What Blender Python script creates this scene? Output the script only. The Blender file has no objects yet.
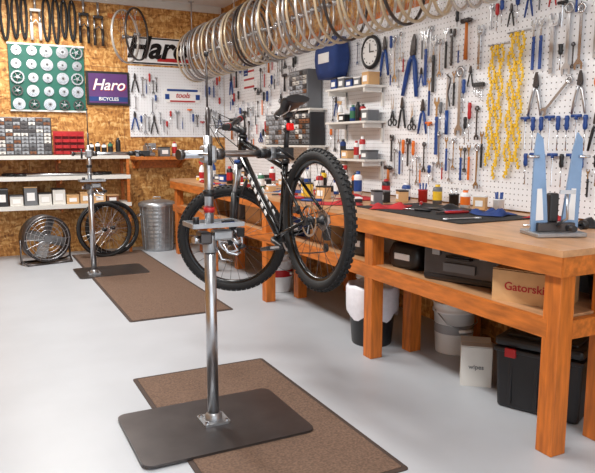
import bpy, bmesh, math, random
from mathutils import Matrix, Vector, Euler
random.seed(7)
R=math.radians
sc=bpy.context.scene
sc.view_settings.view_transform='Standard'
sc.view_settings.exposure=0.10

def lin(c):
    o=[]
    for x in c:
        x/=255.0
        o.append(x/12.92 if x<=.04045 else ((x+.055)/1.055)**2.4)
    return (o[0],o[1],o[2],1)

# ---------------------------------------------------------------- materials
MATS={}
def mat(name,c,rough=.5,metal=0.,var=0.,scale=20.,bump=0.,emit=0.,stretch=None,alpha=1.):
    if name in MATS: return MATS[name]
    m=bpy.data.materials.new(name); m.use_nodes=True
    nt=m.node_tree; b=nt.nodes['Principled BSDF']
    b.inputs['Base Color'].default_value=lin(c)
    b.inputs['Roughness'].default_value=rough
    b.inputs['Metallic'].default_value=metal
    if emit:
        b.inputs['Emission Color'].default_value=lin(c); b.inputs['Emission Strength'].default_value=emit
    if alpha<1: b.inputs['Transmission Weight'].default_value=1-alpha
    if var or bump:
        tc=nt.nodes.new('ShaderNodeTexCoord'); mp=nt.nodes.new('ShaderNodeMapping')
        if stretch: mp.inputs['Scale'].default_value=stretch
        nz=nt.nodes.new('ShaderNodeTexNoise'); nz.inputs['Scale'].default_value=scale; nz.inputs['Detail'].default_value=5
        nt.links.new(tc.outputs['Object'],mp.inputs[0]); nt.links.new(mp.outputs[0],nz.inputs['Vector'])
        if var:
            cr=nt.nodes.new('ShaderNodeValToRGB')
            l=lin(c)
            cr.color_ramp.elements[0].position=.3; cr.color_ramp.elements[1].position=.72
            cr.color_ramp.elements[0].color=(l[0]*(1-var),l[1]*(1-var),l[2]*(1-var),1)
            cr.color_ramp.elements[1].color=(min(1,l[0]*(1+var)),min(1,l[1]*(1+var)),min(1,l[2]*(1+var)),1)
            nt.links.new(nz.outputs['Fac'],cr.inputs[0]); nt.links.new(cr.outputs[0],b.inputs['Base Color'])
        if bump:
            bp=nt.nodes.new('ShaderNodeBump'); bp.inputs['Strength'].default_value=bump; bp.inputs['Distance'].default_value=.01
            nt.links.new(nz.outputs['Fac'],bp.inputs['Height']); nt.links.new(bp.outputs[0],b.inputs['Normal'])
    MATS[name]=m; return m

def osb_mat(name,cols,scale=9.):
    m=bpy.data.materials.new(name); m.use_nodes=True; nt=m.node_tree; b=nt.nodes['Principled BSDF']
    b.inputs['Roughness'].default_value=.6
    tc=nt.nodes.new('ShaderNodeTexCoord')
    nz=nt.nodes.new('ShaderNodeTexNoise'); nz.inputs['Scale'].default_value=3.; nz.inputs['Detail'].default_value=2
    mx=nt.nodes.new('ShaderNodeMix'); mx.data_type='VECTOR'; mx.inputs[0].default_value=.12
    nt.links.new(tc.outputs['Object'],nz.inputs['Vector'])
    nt.links.new(tc.outputs['Object'],mx.inputs[4]); nt.links.new(nz.outputs['Color'],mx.inputs[5])
    cols_out=[]
    for i,(rot,st) in enumerate(((0.4,(1,1,2.6)),(-.7,(2.4,2.4,1)))):
        mp=nt.nodes.new('ShaderNodeMapping'); mp.inputs['Rotation'].default_value=(rot,rot,0); mp.inputs['Scale'].default_value=st
        v=nt.nodes.new('ShaderNodeTexVoronoi'); v.inputs['Scale'].default_value=scale*(1+.5*i)
        nt.links.new(mx.outputs[1],mp.inputs[0]); nt.links.new(mp.outputs[0],v.inputs['Vector'])
        sp=nt.nodes.new('ShaderNodeSeparateColor'); nt.links.new(v.outputs['Color'],sp.inputs[0])
        cols_out.append(sp.outputs[0])
    ma=nt.nodes.new('ShaderNodeMath'); ma.operation='ADD'; nt.links.new(cols_out[0],ma.inputs[0]); nt.links.new(cols_out[1],ma.inputs[1])
    mb=nt.nodes.new('ShaderNodeMath'); mb.operation='MULTIPLY'; mb.inputs[1].default_value=.5; nt.links.new(ma.outputs[0],mb.inputs[0])
    cr=nt.nodes.new('ShaderNodeValToRGB')
    els=cr.color_ramp.elements
    while len(els)<len(cols): els.new(.5)
    for i,(p,c) in enumerate(cols):
        els[i].position=p; els[i].color=lin(c)
    nt.links.new(mb.outputs[0],cr.inputs[0]); nt.links.new(cr.outputs[0],b.inputs['Base Color'])
    MATS[name]=m; return m

def peg_mat():
    m=bpy.data.materials.new('pegboard_white'); m.use_nodes=True; nt=m.node_tree; b=nt.nodes['Principled BSDF']
    b.inputs['Roughness'].default_value=.45
    tc=nt.nodes.new('ShaderNodeTexCoord'); sx=nt.nodes.new('ShaderNodeSeparateXYZ'); nt.links.new(tc.outputs['Object'],sx.inputs[0])
    def mth(op,a,b_=None):
        n=nt.nodes.new('ShaderNodeMath'); n.operation=op
        for i,x in enumerate((a,b_)):
            if x is None: continue
            if isinstance(x,(int,float)): n.inputs[i].default_value=x
            else: nt.links.new(x,n.inputs[i])
        return n.outputs[0]
    def cell(o):
        return mth('SUBTRACT',mth('FRACT',mth('DIVIDE',o,.0381)),.5)
    a=cell(sx.outputs[0]); c=cell(sx.outputs[2])
    d=mth('SQRT',mth('ADD',mth('MULTIPLY',a,a),mth('MULTIPLY',c,c)))
    hole=mth('LESS_THAN',d,.115)
    mix=nt.nodes.new('ShaderNodeMix'); mix.data_type='RGBA'
    mix.inputs[6].default_value=lin((232,234,238)); mix.inputs[7].default_value=lin((60,56,52))
    nt.links.new(hole,mix.inputs[0]); nt.links.new(mix.outputs[2],b.inputs['Base Color'])
    MATS['peg']=m; return m

OSB=osb_mat('osb_board',[(0.0,(116,72,28)),(.3,(168,112,50)),(.5,(190,134,68)),(.72,(210,160,92)),(1.,(230,194,134))],15)
PEG=peg_mat()
FLOORM=mat('painted_concrete',(174,178,184),.40,0,.05,2.2,.02)
CEIL=mat('ceiling_white',(225,226,228),.7,0,.03,5)
WOODO=mat('stained_lumber',(186,104,38),.5,0,.32,6,.05,stretch=(6,1,6))
WOODL=mat('stained_post',(190,104,34),.5,0,.32,6,.05,stretch=(7,7,.8))
WOODT=mat('worn_plywood_top',(186,142,104),.34,0,.2,5,.03,stretch=(5,1,5))
WHITEP=mat('white_paint',(215,213,208),.45,0,.03,9)
STEEL=mat('brushed_steel',(190,192,196),.3,1.,.06,30)
CHROME=mat('chrome',(210,213,218),.18,1.)
ALU=mat('cast_aluminium',(165,167,170),.38,.85,.10,25)
DKSTEEL=mat('dark_steel_plate',(84,80,80),.33,.75,.18,6)
BLACK=mat('black_plastic',(28,28,31),.4,0,.1,12)
RUBBER=mat('black_rubber',(24,24,26),.75,0,.15,30)
GLOSSB=mat('gloss_black_paint',(16,16,18),.18)
BLUE=mat('blue_handle',(26,66,136),.38)
LBLUE=mat('light_blue_paint',(126,156,192),.3,.2,.08,10)
RED=mat('red_plastic',(176,30,34),.4)
DRED=mat('dark_red_cloth',(170,34,40),.85,0,.25,12)
ORANGE=mat('orange_plastic',(226,112,32),.4)
YELLOW=mat('yellow_plastic',(232,190,48),.42)
WHITE=mat('white_plastic',(232,233,234),.35)
GREEN=mat('green_plastic',(50,110,80),.4)
TEAL=mat('teal_board',(20,92,78),.6,0,.1,8)
GREY=mat('grey_plastic',(104,106,110),.45,0,.05,8)
LGREY=mat('clear_drawer_plastic',(150,153,158),.25)
CARD=mat('cardboard',(206,164,116),.8,0,.08,15)
MATB=mat('brown_carpet_mat',(104,82,68),.95,0,.35,90,.5)
MATE=mat('mat_rubber_edge',(62,48,42),.8,0,.1,20)
GALV=mat('galvanised_steel',(172,176,180),.36,.8,.16,14)
PURPLE=mat('purple_print',(88,50,108),.4,0,.25,4)
PAPER=mat('paper_white',(236,236,236),.6)
NAVY=mat('navy_cloth',(34,60,120),.8,0,.15,10)
BAG=mat('bin_liner',(226,226,234),.3,0,.05,30,.4)
TAN=mat('tan_rim',(204,188,160),.34,.35)
BROWN=mat('brown_wood_dark',(120,74,44),.6,0,.2,8,stretch=(1,6,6))
STEELR=mat('rim_steel',(208,205,200),.34,.6,.08,10)
REDL=mat('red_lens',(220,20,24),.2)

# ---------------------------------------------------------------- builder
class B:
    def __init__(s,T=None):
        s.bm=bmesh.new(); s.mats=[]; s.T=T or Matrix.Identity(4)
    def mi(s,m):
        if m not in s.mats: s.mats.append(m)
        return s.mats.index(m)
    def v(s,co,M=None):
        co=Vector(co)
        if M is not None: co=M@co
        return s.bm.verts.new(s.T@co)
    def f(s,vs,m,smooth=False):
        try: fc=s.bm.faces.new(vs)
        except ValueError: return None
        fc.material_index=s.mi(m); fc.smooth=smooth; return fc
    def box(s,c,sz,m,rot=(0,0,0),bev=0.,M=None,taper=None):
        X=Matrix.Translation(c)@Euler(rot).to_matrix().to_4x4()
        if M is not None: X=M@X
        a,b,d=[x/2 for x in sz]; tx,ty=taper or (1,1)
        co=[(-a,-b,-d),(a,-b,-d),(a,b,-d),(-a,b,-d),(-a*tx,-b*ty,d),(a*tx,-b*ty,d),(a*tx,b*ty,d),(-a*tx,b*ty,d)]
        vs=[s.v(q,X) for q in co]
        fs=[s.f([vs[i] for i in q],m) for q in ((0,3,2,1),(4,5,6,7),(0,1,5,4),(1,2,6,5),(2,3,7,6),(3,0,4,7))]
        if bev:
            es=set(e for f_ in fs for e in f_.edges)
            r=bmesh.ops.bevel(s.bm,geom=list(es),offset=bev,segments=2,affect='EDGES',profile=.5)
            k=s.mi(m)
            for f_ in r['faces']: f_.material_index=k
        return s
    def cyl(s,p1,p2,r,m,r2=None,seg=16,cap=True):
        r2=r if r2 is None else r2
        p1=Vector(p1);p2=Vector(p2); d=(p2-p1)
        if d.length<1e-6: return s
        q=d.to_track_quat('Z','Y').to_matrix()
        A=[];C=[]
        for i in range(seg):
            t=2*math.pi*i/seg; o=q@Vector((math.cos(t),math.sin(t),0))
            A.append(s.v(p1+o*r)); C.append(s.v(p2+o*r2))
        for i in range(seg):
            j=(i+1)%seg; s.f([A[i],A[j],C[j],C[i]],m,seg>6)
        if cap: s.f(A[::-1],m); s.f(C,m)
        return s
    def lathe(s,prof,m,M=None,seg=24,closed=False,smooth=True,arc=None):
        rings=[]
        for r,z in prof:
            if abs(r)<1e-6: rings.append([s.v((0,0,z),M)])
            else: rings.append([s.v((r*math.cos(2*math.pi*i/seg),r*math.sin(2*math.pi*i/seg),z),M) for i in range(seg)])
        n=len(rings); rng=range(n if closed else n-1)
        for k in rng:
            a=rings[k];b=rings[(k+1)%n]
            for i in range(seg):
                j=(i+1)%seg
                if len(a)==1 and len(b)==1: continue
                if len(a)==1: s.f([a[0],b[i],b[j]],m,smooth)
                elif len(b)==1: s.f([a[i],a[j],b[0]],m,smooth)
                else: s.f([a[i],a[j],b[j],b[i]],m,smooth)
        return s
    def torus(s,Rr,r,m,M=None,seg=40,ms=8):
        return s.lathe([(Rr+r*math.cos(2*math.pi*k/ms),r*math.sin(2*math.pi*k/ms)) for k in range(ms)],m,M,seg,True)
    def tube(s,pts,r,m,seg=8,closed=False):
        pts=[Vector(p) for p in pts]; n=len(pts); rings=[]; up=None
        for i in range(n):
            if closed: t=pts[(i+1)%n]-pts[i-1]
            else: t=pts[min(i+1,n-1)]-pts[max(i-1,0)]
            t.normalize()
            if up is None:
                up=t.orthogonal()
            up=(up-t*up.dot(t)); 
            if up.length<1e-5: up=t.orthogonal()
            up.normalize(); w=t.cross(up)
            rr=r[i] if isinstance(r,(list,tuple)) else r
            rings.append([s.v(pts[i]+(up*math.cos(2*math.pi*k/seg)+w*math.sin(2*math.pi*k/seg))*rr) for k in range(seg)])
        for i in range(n if closed else n-1):
            a=rings[i];b=rings[(i+1)%n]
            for k in range(seg):
                j=(k+1)%seg; s.f([a[k],a[j],b[j],b[k]],m,True)
        if not closed: s.f(rings[0][::-1],m); s.f(rings[-1],m)
        return s
    def prism(s,poly,h,m,M=None):   # poly in XY extruded along z 0..h
        a=[s.v((x,y,0),M) for x,y in poly]; b=[s.v((x,y,h),M) for x,y in poly]
        n=len(poly)
        for i in range(n):
            j=(i+1)%n; s.f([a[i],a[j],b[j],b[i]],m)
        s.f(a[::-1],m); s.f(b,m); return s
    def mesh(s,name):
        bmesh.ops.recalc_face_normals(s.bm,faces=s.bm.faces)
        me=bpy.data.meshes.new(name); s.bm.to_mesh(me); s.bm.free()
        for m in s.mats: me.materials.append(m)
        return me
    def done(s,name,loc=(0,0,0),rot=(0,0,0),parent=None):
        return put(s.mesh(name),name,loc,rot,parent)
def put(me,name,loc=(0,0,0),rot=(0,0,0),parent=None):
    o=bpy.data.objects.new(name,me); o.location=loc; o.rotation_euler=rot
    sc.collection.objects.link(o)
    if parent: o.parent=parent
    return o
def empty(name,loc=(0,0,0),rot=(0,0,0)):
    o=bpy.data.objects.new(name,None); o.location=loc; o.rotation_euler=rot; o.empty_display_size=.05
    sc.collection.objects.link(o); return o
def text(name,body,size,m,loc,rot,parent=None,ext=.001,shear=0.,align='CENTER'):
    cu=bpy.data.curves.new(name,'FONT'); cu.body=body; cu.size=size; cu.extrude=ext; cu.shear=shear
    cu.align_x=align; cu.align_y='CENTER'; cu.offset=size*.012; cu.materials.append(m)
    o=bpy.data.objects.new(name,cu); o.location=loc; o.rotation_euler=rot; sc.collection.objects.link(o)
    if parent: o.parent=parent
    return o
def rrect(w,h,r,n=5):
    p=[]
    for cx,cy,a in ((w/2-r,h/2-r,0),(-w/2+r,h/2-r,90),(-w/2+r,-h/2+r,180),(w/2-r,-h/2+r,270)):
        for i in range(n+1):
            t=R(a+90*i/n); p.append((cx+r*math.cos(t),cy+r*math.sin(t)))
    return p
ZX=Matrix.Rotation(R(90),4,'Y')     # lathe axis -> X
ZY=Matrix.Rotation(R(90),4,'X')     # lathe axis -> -Y

XW=3.30; YB=8.90; ZC=3.34
# ---------------------------------------------------------------- room
b=B(); b.box((.4,3.6,-.05),(6.0,11.4,.1),FLOORM); b.done('floor')
b=B(); b.box((.4,YB+.05,ZC/2),(6.0,.1,ZC),OSB)
for x in (.62,1.84,3.06): b.box((x,YB-.001,ZC/2),(.004,.004,ZC),BROWN)
b.box((.4,YB-.001,2.44),(5.8,.004,.004),BROWN)
b.done('wall_back')
b=B(); b.box((XW+.05,3.55,ZC/2),(.1,10.7,ZC),OSB); b.done('wall_right')
b=B(); b.box((-2.55,3.6,ZC/2),(.1,10.6,ZC),OSB); b.done('wall_left')
b=B(); b.box((.4,3.6,ZC+.05),(6.0,11.4,.1),CEIL); b.done('ceiling')
b=B(); b.box((0,0,0),(8.1,.012,1.55),PEG); b.done('wall_pegboard_right',(XW-.006,4.85,1.765),(0,0,R(-90)))
b=B(); b.box((0,0,0),(1.36,.012,.95),PEG); b.done('wall_pegboard_back',(2.60,YB-.006,2.0))
b=B(); b.box((0,0,0),(.02,8.1,.05),WOODO); b.done('trim_right',(XW-.012,4.85,2.565))
b=B(); b.box((0,0,0),(5.6,.03,.09),WHITEP); b.done('trim_back',(.45,YB-.016,ZC-.046))
for i,y in enumerate((1.2,3.4,5.6,7.6)):
    b=B(); b.box((0,0,.03),(.32,1.25,.05),WHITEP,bev=.01)
    for x in (-.08,.08): b.cyl((x,-.58,-.01),(x,.58,-.01),.013,WHITE,seg=10)
    b.box((0,-.6,0),(.26,.03,.04),WHITEP); b.box((0,.6,0),(.26,.03,.04),WHITEP)
    b.done('added_light_housing',(.7,y,ZC-.055))  # invented housing above the frame, dressing the added area light below
    l=bpy.data.lights.new('added_fill_light','AREA'); l.shape='RECTANGLE'; l.size=.5; l.size_y=1.3; l.energy=(52,62,70,84)[i]; l.color=(1,.98,.94)  # area light added to brighten the room, not a known lamp
    o=bpy.data.objects.new('added_fill_light',l); o.location=(.7,y,ZC-.10); sc.collection.objects.link(o)
w=bpy.data.worlds.new('daylight'); sc.world=w; w.use_nodes=True
bg=w.node_tree.nodes['Background']; bg.inputs[0].default_value=(.90,.95,1,1); bg.inputs[1].default_value=1.9

# ---------------------------------------------------------------- camera
cam=bpy.data.cameras.new('camera'); cam.sensor_width=36; cam.lens=637/595*36; cam.clip_start=.05
co=bpy.data.objects.new('camera',cam); sc.collection.objects.link(co); co.location=(0,0,1.45)
co.rotation_euler=(R(90-8.4),0,R(-26.7)); sc.camera=co

# ---------------------------------------------------------------- mats
def floor_mat(x0,x1,y0,y1):
    b=B(); w_=x1-x0;h_=y1-y0
    b.prism(rrect(w_,h_,.02,3),.005,MATE); b.prism(rrect(w_-.05,h_-.05,.01,2),.003,MATB,Matrix.Translation((0,0,.005)))
    b.done('floor_mat',((x0+x1)/2,(y0+y1)/2,0))
floor_mat(.78,1.65,2.16,3.82); floor_mat(1.04,1.94,5.1,8.6)

# ---------------------------------------------------------------- bench
HB=.98; HS=.646
def bench():
    b=B()
    x0,x1=2.27,XW-.015; y0,y1=1.93,8.25
    b.box(((x0+x1)/2,(y0+y1)/2,.965),(x1-x0,y1-y0,.03),WOODT)
    b.box((x0+.018,(y0+y1)/2,.905),(.034,y1-y0-.01,.092),WOODO)
    b.box(((x0+x1)/2,y0+.02,.905),(x1-x0-.02,.034,.092),WOODO)
    b.box((XW-.035,(y0+y1)/2,.905),(.034,y1-y0-.1,.09),WOODO)
    ys=[2.0,3.52,5.25,6.8,8.1]
    for y in ys:
        for x in (2.345,2.67,XW-.08):
            b.box((x,y,.43),(.094,.094,.86),WOODL,bev=.004)
        b.box(((x0+x1)/2,y,.59),(x1-x0-.1,.04,.09),WOODO)
        b.box(((x0+x1)/2,y+.0,.905),(x1-x0-.1,.04,.088),WOODO)
    b.box((x0+.045,(y0+y1)/2+.04,.60),(.036,y1-y0-.1,.09),WOODO)
    b.box(((x0+x1)/2+.02,(y0+y1)/2+.04,.637),(x1-x0-.08,y1-y0-.12,.018),WOODT)
    b.done('workbench')
bench()

# ---------------------------------------------------------------- bicycle wheels
def wheel_geo(b,M,Rt=.33,rt=.028,tire=True,rimm=GLOSSB,spoke=CHROME,rotor=True,knobs=True,hub=BLACK,reflector=True,nsp=28,sr=.0014,cass=False,rh=.022,rw=.014):
    rr=Rt-rt*.75
    b.lathe([(rr-rh,-rw*.6),(rr-rh,rw*.6),(rr-.004,rw),(rr+.004,rw),(rr+.004,-rw),(rr-.004,-rw)],rimm,M,56,True)
    if tire:
        b.torus(Rt,rt,RUBBER,M,56,10)
        if knobs:
            n=64
            for i in range(n):
                for k,(off,rad) in enumerate(((0,rt),(-.6,rt),(.6,rt))):
                    t=2*math.pi*(i+(.5 if k==0 else 0))/n
                    X=M@Matrix.Rotation(t,4,'Z')@Matrix.Translation((Rt,0,0))@Matrix.Rotation(-off,4,'Y')@Matrix.Translation((rt+.001,0,0))
                    b.box((0,0,0),(.009,.016,.013),RUBBER,M=X)
    hw=.032
    b.lathe([(0,-.05),(.009,-.05),(.009,-hw-.004),(.026,-hw-.004),(.026,-hw+.004),(.015,-hw+.01),(.015,hw-.01),(.026,hw-.004),(.026,hw+.004),(.009,hw+.004),(.009,.05),(0,.05)],hub,M,16)
    for i in range(nsp):
        a=2*math.pi*i/nsp; s_=hw if i%2 else -hw; d=R(38)*(1 if (i//2)%2 else -1)
        p=M@Vector((.024*math.cos(a+d),.024*math.sin(a+d),s_)); q=M@Vector(((rr-rh+.002)*math.cos(a),(rr-rh+.002)*math.sin(a),0))
        b.cyl(p,q,sr,spoke,seg=5,cap=False)
    if rotor:
        z=-.045
        b.lathe([(.068,z),(.08,z),(.08,z+.002),(.068,z+.002)],CHROME,M,40,True,False)
        for i in range(6):
            a=i*math.pi/3
            b.cyl(M@Vector((.02*math.cos(a),.02*math.sin(a),z)),M@Vector((.07*math.cos(a+.4),.07*math.sin(a+.4),z)),.003,CHROME,seg=6)
        b.lathe([(0,z-.003),(.022,z-.003),(.022,z+.004),(0,z+.004)],BLACK,M,20)
    if cass:
        for i in range(8):
            r_=.055-.004*i; z=.034+.004*i
            b.lathe([(.018,z),(r_,z),(r_,z+.0018),(.018,z+.0018)],STEEL,M,26,True,False)
    if reflector:
        X=M@Matrix.Rotation(1.9,4,'Z')@Matrix.Translation((rr-.075,0,0))
        b.box((0,0,0),(.03,.05,.014),ORANGE,M=X,bev=.003)

# ---------------------------------------------------------------- mountain bike
def bike():
    root=empty('mountain_bike',(1.52,2.81,1.06),(R(-13),0,0))
    b=B(); wheel_geo(b,ZX,cass=True,spoke=DKSTEEL); b.done('rear_wheel',parent=root)
    b=B(); P_=lambda y,z,x=0:Vector((x,y,z))
    BBp=P_(.44,-.05); ST=P_(.285,.36); HT=P_(.86,.635); HBm=P_(.915,.495)
    b.cyl(BBp,ST,.017,GLOSSB); b.tube([P_(.30,.33),P_(.5,.43),P_(.87,.60)],[.019,.019,.023],GLOSSB,12)
    b.tube([BBp,P_(.66,.2),P_(.905,.53)],[.026,.027,.025],GLOSSB,12)
    b.cyl(HBm,HT,.026,GLOSSB,seg=20); b.cyl(HBm-P_(-.004,.01),HBm,.03,BLACK); b.cyl(HT,HT+P_(-.005,.012),.03,BLACK)
    b.cyl(P_(.44,-.05,-.04),P_(.44,-.05,.04),.024,BLACK)
    for s_ in (-1,1):
        b.tube([P_(.42,-.045,.03*s_),P_(.3,-.03,.052*s_),P_(0,0,.066*s_)],[.013,.011,.009],GLOSSB,10)
        b.tube([P_(.30,.30,.02*s_),P_(.22,.25,.045*s_),P_(0,0,.068*s_)],[.010,.009,.008],GLOSSB,10)
        b.box((.068*s_,0,0),(.006,.04,.045),BLACK,bev=.002)
    for s_ in (-1,1):
        for i in range(6):
            t=.28+.085*i
            c=BBp.lerp(P_(.905,.53),t)
            b.box((.0255*s_,c.y-.004,c.z+.003),(.004,.020,.034),WHITE,rot=(R(-39),0,0))
    b.cyl(ST-P_(-.0,.012),ST+P_(-.003,.012),.022,BLACK)
    b.cyl(P_(.05,.055,-.068),P_(.09,.07,-.068),.014,BLACK)
    b.box((-.068,.075,.07),(.025,.05,.035),BLACK,bev=.005)
    b.done('frame',parent=root)
    b=B(); top=P_(.205,.585)
    b.cyl(ST,top,.0145,BLACK)
    b.box((0,.20,.592),(.04,.05,.03),BLACK,bev=.006)
    b.cyl((0,.205,.53),(0,.235,.52),.019,BLACK); b.box((0,.185,.528),(.042,.022,.04),REDL,bev=.008)
    for s_ in (-1,1): b.tube([P_(.10,.62,.03*s_),P_(.14,.60,.022*s_),P_(.26,.60,.02*s_),P_(.34,.63,.01*s_)],.0035,STEEL,6)
    secs=[(.06,.068,.655),(.085,.078,.66),(.13,.07,.655),(.19,.045,.645),(.25,.026,.642),(.31,.02,.642),(.345,.013,.636)]
    rings=[]
    for y,hw,z in secs:
        ring=[]
        for k in range(12):
            a=2*math.pi*k/12; c=math.cos(a); s2=math.sin(a)
            zz=z+(.012*s2 if s2>0 else .03*s2) - .35*(abs(c)**2)*hw*.35
            ring.append(b.v((hw*c,y,zz)))
        rings.append(ring)
    for i in range(len(rings)-1):
        for k in range(12):
            j=(k+1)%12; b.f([rings[i][k],rings[i][j],rings[i+1][j],rings[i+1][k]],BLACK,True)
    b.f(rings[0],BLACK); b.f(rings[-1][::-1],BLACK)
    b.done('saddle',parent=root)
    b=B()
    for s_,a in ((-1,R(200)),(1,R(20))):
        e=BBp+Vector((.075*s_,.17*math.cos(a),.17*math.sin(a)))
        b.tube([BBp+Vector((.05*s_,0,0)),BBp+Vector((.065*s_,.03*math.cos(a),.03*math.sin(a))),e],[.015,.014,.011],BLACK,8)
        b.cyl(e,e+Vector((.02*s_,0,0)),.006,STEEL)
        b.box((e.x+.065*s_,e.y,e.z),(.09,.09,.02),BLACK,bev=.004)
        b.box((e.x+.065*s_,e.y,e.z),(.05,.1,.012),STEEL)
    Mc=Matrix.Translation((.045,.44,-.05))@ZX
    for r_,z in ((.085,0),(.07,-.008)):
        b.lathe([(r_-.014,z),(r_,z),(r_,z+.003),(r_-.014,z+.003)],STEEL,Mc,36,True,False)
    for i in range(5):
        a=i*2*math.pi/5; b.cyl(Mc@Vector((0,0,0)),Mc@Vector((.075*math.cos(a),.075*math.sin(a),0)),.008,BLACK,seg=6)
    b.done('crankset',parent=root)
    b=B()
    b.box((.05,-.01,-.07),(.03,.03,.07),BLACK,rot=(.2,0,0),bev=.005)
    for z in (-.08,-.14): b.lathe([(.006,-.004),(.022,-.004),(.022,.004),(.006,.004)],BLACK,Matrix.Translation((.05,.02,z))@ZX,16,True)
    b.tube([(.047,.44,.036),(.047,.2,.048),(.047,0,.05)],.0035,DKSTEEL,6); b.tube([(.047,.44,-.135),(.05,.2,-.155),(.05,.03,-.16)],.0035,DKSTEEL,6)
    b.done('derailleur_and_chain',parent=root)
    tilt=math.atan2(.36,.93)
    S=Matrix.Translation((0,.887,.565))@Matrix.Rotation(tilt,4,'X')@Matrix.Rotation(R(60),4,'Z')
    b=B(S@Matrix.Translation((0,.045,-.60))); wheel_geo(b,ZX,spoke=DKSTEEL); b.done('front_wheel',parent=root)
    b=B(S)
    b.cyl((0,0,-.11),(0,0,.13),.016,BLACK)
    b.box((0,.01,-.10),(.16,.05,.04),BLACK,bev=.012)
    for s_ in (-1,1):
        b.cyl((.066*s_,.02,-.09),(.066*s_,.032,-.33),.015,STEEL)
        b.cyl((.066*s_,.03,-.27),(.066*s_,.045,-.61),.020,BLACK,r2=.017)
        b.cyl((.066*s_,.02,-.08),(.066*s_,.02,-.065),.019,BLUE)
        b.box((.066*s_,.045,-.60),(.014,.03,.05),BLACK,bev=.004)
    b.tube([(-.062,-.01,-.30),(-.05,-.03,-.22),(0,-.036,-.205),(.05,-.03,-.22),(.062,-.01,-.30)],.010,BLACK,8)
    b.box((-.066,-.02,-.53),(.03,.05,.06),BLACK,bev=.006)
    b.done('suspension_fork',parent=root)
    b=B(S)
    b.cyl((0,0,.085),(0,0,.135),.021,BLACK); b.cyl((0,0,.11),(0,.085,.13),.018,BLACK); b.cyl((-.025,.085,.13),(.025,.085,.13),.023,BLACK)
    hb=[(-.35,.05,.165),(-.2,.06,.16),(-.11,.075,.15),(-.06,.085,.13),(.06,.085,.13),(.11,.075,.15),(.2,.06,.16),(.35,.05,.165)]
    b.tube(hb,.0135,BLACK,10)
    for s_ in (-1,1):
        b.cyl((.23*s_,.058,.161),(.355*s_,.05,.165),.0175,RUBBER)
        b.cyl((.232*s_,.058,.161),(.240*s_,.058,.161),.02,RED)
        b.box((.19*s_,.075,.15),(.05,.045,.04),BLACK,bev=.008)
        b.tube([(.19*s_,.09,.15),(.22*s_,.12,.14),(.32*s_,.115,.125)],[.008,.006,.005],STEEL,8)
        b.tube([(.17*s_,.09,.155),(.08*s_,.20,.14),(.02*s_,.15,.03),(-.03*s_,.05,-.1)],.0028,BLACK,6)
        b.tube([(.16*s_,.09,.155),(.1*s_,.18,.2),(0,.16,.1),(.03,.0,-.02)],.0028,BLACK,6)
    b.box((0,.115,.12),(.05,.01,.04),WHITE,bev=.003)
    b.done('handlebar',parent=root)
bike()

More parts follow.
